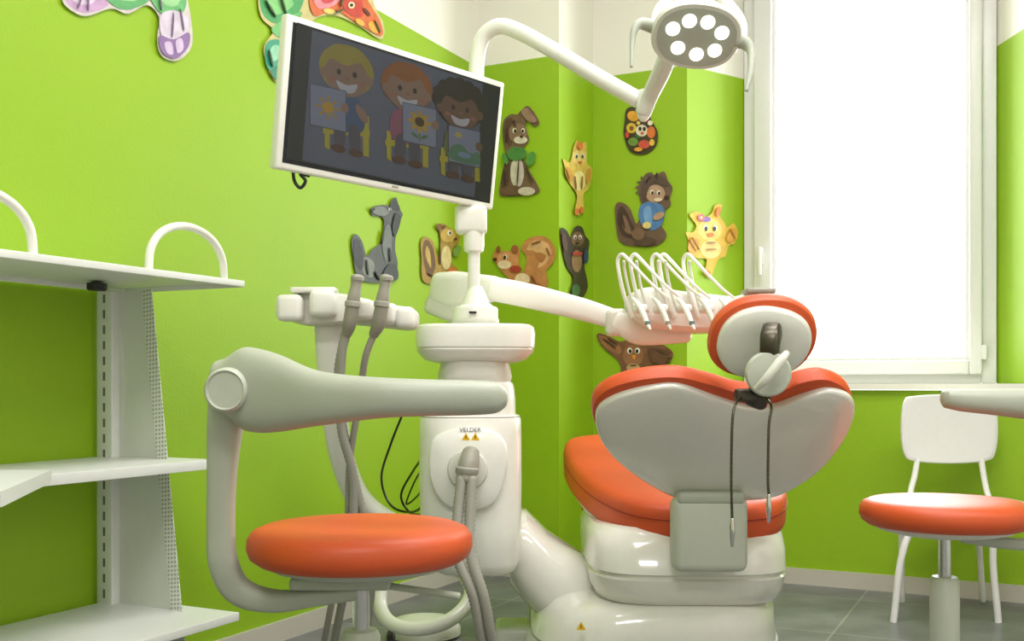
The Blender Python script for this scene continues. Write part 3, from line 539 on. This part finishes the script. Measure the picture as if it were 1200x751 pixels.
# headrest
hn=V(-.12,-.9,-.36).normalized(); h0=W(893,398,2.22)
pillow('headrest_cushion',[hit(x,y,h0-hn*.025,hn) for x,y in((829,404),(836,377),(860,356),(893,348),(928,351),(951,367),(958,391),(949,417),(925,436),(890,442),(855,438),(835,424))],hn,[(.78,-.045),(.92,-.04),(.985,-.028),(1,-.014),(.99,.0),(.96,.010),(.92,.012)],orange,cg)
pillow('headrest_shell',[hit(x,y,h0,hn) for x,y in((840,406),(848,382),(868,366),(897,360),(928,366),(947,380),(951,402),(940,424),(918,438),(888,443),(860,438),(845,424))],hn,[(.95,-.02),(1,-.012),(1,.0),(.975,.008),(.92,.012),(.6,.016),(.05,.018)],offw,cg)
sweep('headrest_bracket',[W(905,388,2.17),W(903,396,2.15),W(902,410,2.15),W(901,430,2.17),W(892,455,2.24),W(886,468,2.26)],[.02,.02,.019,.02,.024,.026],steel,cg,e=4,seg=20)
lathe('headrest_knob',W(900,438,2.15),[(.038,-.02),(.046,-.01),(.047,.006),(.043,.014),(.02,.018),(.004,.019)],sageL,cg,axis=(-.1,-1,-.1))
sweep('headrest_lever',[W(886,456,2.12),W(898,444,2.10),W(914,424,2.10),W(922,414,2.11)],[.006,.009,.010,.007],offw,cg)
box('bracket_plate',W(882,463,2.245),(.075,.03,.028),steel,cg,.005)
for i,(x,ye) in enumerate(((858,640),(901,612))):
    sweep('bib_chain_%d'%(i+1),[W(868+i*28,466,2.2),W(x+3,476,2.17),W(x,500,2.16),W(x-1,560,2.16),W(x,ye-32,2.16)],.0032,steel,cg,corr=.009,seg=8)
    sweep('bib_clip_%d'%(i+1),[W(x,ye-32,2.16),W(x,ye-18,2.16),W(x,ye,2.16)],[.004,.006,.003],chrome,cg,seg=10)
tri('chair_warning_triangle',681,734,2.60,.012,cg)
box('floor_connection_box',(.03,3.03,.07),(.16,.16,.14),sageL,cg,.015)
# ---------- stools
def stool(gname,cx,cy,zt,arm,sgn=1):
    g_=group(gname,(cx,cy,0))
    lathe('seat',(cx,cy,zt-.062),[(.15,0),(.172,.002),(.186,.012),(.191,.026),(.190,.042),(.182,.054),(.165,.061),(.12,.064),(.05,.062),(.001,.061)],orange,g_,seg=64)
    lathe('seat_pan',(cx,cy,zt-.082),[(.05,0),(.12,.004),(.15,.012),(.155,.02),(.14,.022)],offw if sgn<0 else sage,g_,seg=48)
    lathe('gas_lift',(cx,cy,.10),[(.03,0),(.033,.01),(.033,zt-.29),(.028,zt-.28),(.014,zt-.278),(.014,zt-.18)],sageL,g_)
    lathe('piston',(cx,cy,zt-.2),[(.0145,0),(.0145,.12)],chrome,g_)
    lathe('hub',(cx,cy,.06),[(.03,0),(.045,.005),(.045,.06),(.034,.07)],sage,g_)
    for k in range(5):
        a=2*math.pi*k/5+.3; d=V(math.cos(a),math.sin(a),0)
        sweep('base_leg_%d'%(k+1),[V(cx,cy,.1)+d*.03,V(cx,cy,.09)+d*.15,V(cx,cy,.07)+d*.27],[.02,.017,.014],sage,g_)
        lathe('caster_%d'%(k+1),V(cx,cy,.027)+d*.27-V(-d.y,d.x,0)*.012,[(.02,0),(.027,.004),(.027,.02),(.02,.024)],blackM,g_,axis=(-d.y,d.x,0),seg=20)
        lathe('caster_stem_%d'%(k+1),V(cx,cy,.05)+d*.27,[(.006,0),(.006,.025)],steel,g_,seg=12)
    return g_
g1=stool('dental_stool',(423-600)/F*1.79,1.79,.59,1)
secs=[(247,455,1.70,14,.02),(252,452,1.70,28,.03),(266,452,1.70,34,.036),(285,455,1.69,49,.040),(305,458,1.68,50,.041),(330,461,1.665,45,.040),(365,466,1.64,34,.038),(400,467,1.62,28,.036),(450,466,1.60,23,.034),(500,466,1.60,21,.033),(550,466,1.61,20,.032),(580,466,1.62,18,.030),(592,466,1.625,11,.02),(595,466,1.626,4,.008)]
q=cat([Vector((W(x,y,Z).x,Z,W(x,y,Z).z,1)) for x,y,Z,h,w_ in secs],4); q2=cat([Vector((h*1.65/F,w_,0)) for x,y,Z,h,w_ in secs],4)
loft('armrest',[[V(p[0],p[1]+spow(math.cos(t),.8)*max(.002,r[1]),p[2]+spow(math.sin(t),.8)*max(.002,r[0])) for t in [2*math.pi*k/32 for k in range(32)]] for p,r in zip(q,q2)],sage,g1)
lathe('armrest_pivot',W(267,457,1.655),[(.034,-.02),(.036,.0),(.035,.010),(.031,.014),(.028,.010),(.002,.010)],sageL,g1,axis=(-.1,-1,0))
sweep('arm_upright',[W(270,460,1.73),W(264,500,1.73),W(260,560,1.73),W(259,620,1.73),W(262,660,1.73),W(280,692,1.74),W(320,704,1.75),W(370,700,1.77),W(420,694,1.79)],[.033,.028,.023,.022,.023,.022,.018,.014,.012],sage,g1,e=3,seg=24,asp=1.0)
c1=V((423-600)/F*1.79,1.79,0)
box('mechanism_plate',c1+V(-.03,0,.495),(.17,.09,.022),sage,g1,.008)
sweep('height_lever',[c1+V(.04,-.02,.49),c1+V(.12,-.05,.485),c1+V(.17,-.06,.48)],.006,sage,g1)
g2=stool('dental_stool.001',(1107-600)/F*2.45,2.45,.56,1,-1)
c2=V((1107-600)/F*2.45,2.45,0)
sweep('arm_bracket',[c2+V(.03,-.03,.475),c2+V(.12,-.05,.465),c2+V(.21,-.05,.465),c2+V(.27,-.05,.50),c2+V(.285,-.05,.60),c2+V(.28,-.05,.74)],[.012,.013,.015,.018,.02,.022],sage,g2,e=3,seg=20)
q=[(1104,466,7,.012),(1108,467,11,.024),(1125,469,13,.033),(1160,471,15,.038),(1200,473,18,.04),(1235,475,24,.04),(1260,476,20,.036),(1266,476,8,.02)]
loft('armrest',[[V(W(x,y,2.4).x,2.4+spow(math.cos(t),.8)*w_,W(x,y,2.4).z+spow(math.sin(t),.8)*h*2.4/F) for t in [2*math.pi*k/28 for k in range(28)]] for x,y,h,w_ in q],sage,g2)
# ---------- white chair
wc=group('side_chair',tuple(W(1110,700,3.8)*1.0)[:2]+(0,))
cw=mat('chair_white',(234,233,230),.35)
Zb=3.93
pillow('backrest',[W(x,y,Zb) for x,y in((1060,470),(1072,464),(1112,462),(1152,464),(1165,470),(1169,500),(1166,530),(1155,540),(1112,543),(1070,540),(1059,530),(1056,500))],(0,-1,0),[(.95,-.012),(1,-.008),(1,.004),(.97,.008),(.9,.008),(.05,.002)],cw,wc)
pillow('seat',[V(x_,y_,.404) for x_,y_ in((1.44,3.58),(1.60,3.56),(1.77,3.58),(1.82,3.7),(1.81,3.86),(1.72,3.90),(1.60,3.91),(1.50,3.90),(1.42,3.86),(1.40,3.7))],(0,0,1),[(.95,-.012),(1,-.008),(1,.004),(.95,.01),(.05,.004)],cw,wc)
for i,(x1,x2,xf,xb) in enumerate(((1077,1067,1047,1057),(1148,1157,1170,1152))):
    sweep('back_tube_%d'%(i+1),[W(x1,525,Zb-.02+.03),W((x1+x2)/2,556,3.92),W(x2,578,3.9),V(W(x2,578,3.9).x,3.86,.39)],.011,cw,wc,seg=12)
    sweep('front_leg_%d'%(i+1),[V(W(x2,590,3.75).x,3.66,.395),W((x2+xf)/2,650,3.64),W(xf,729,3.645)],.012,cw,wc,seg=12,round_end=False)
    sweep('back_leg_%d'%(i+1),[V(W(x2,590,3.75).x,3.84,.395),V(W(xb,700,3.95).x,3.95,.012)],.011,cw,wc,seg=12)
# ---------- foot control
fg=group('foot_control',tuple(W(490,712,3.6))[:2]+(0,))
fc=V(W(500,700,3.55).x,3.45,0)
lathe('pedal_base',fc,[(.10,0.0),(.12,.008),(.12,.03),(.10,.055),(.05,.065),(.002,.066)],offw,fg)
sweep('carry_handle',[W(446,686,3.3),W(446,712,3.25),W(458,730,3.2),W(485,737,3.15),W(520,730,3.15),W(544,712,3.2),W(552,690,3.25),W(540,668,3.35)],.022,white,fg,seg=18)
lathe('caster_wheel',fc+V(-.09,-.17,.03)-V(.012,0,0),[(.02,0),(.03,.004),(.03,.02),(.02,.024)],blackM,fg,axis=(1,0,0))
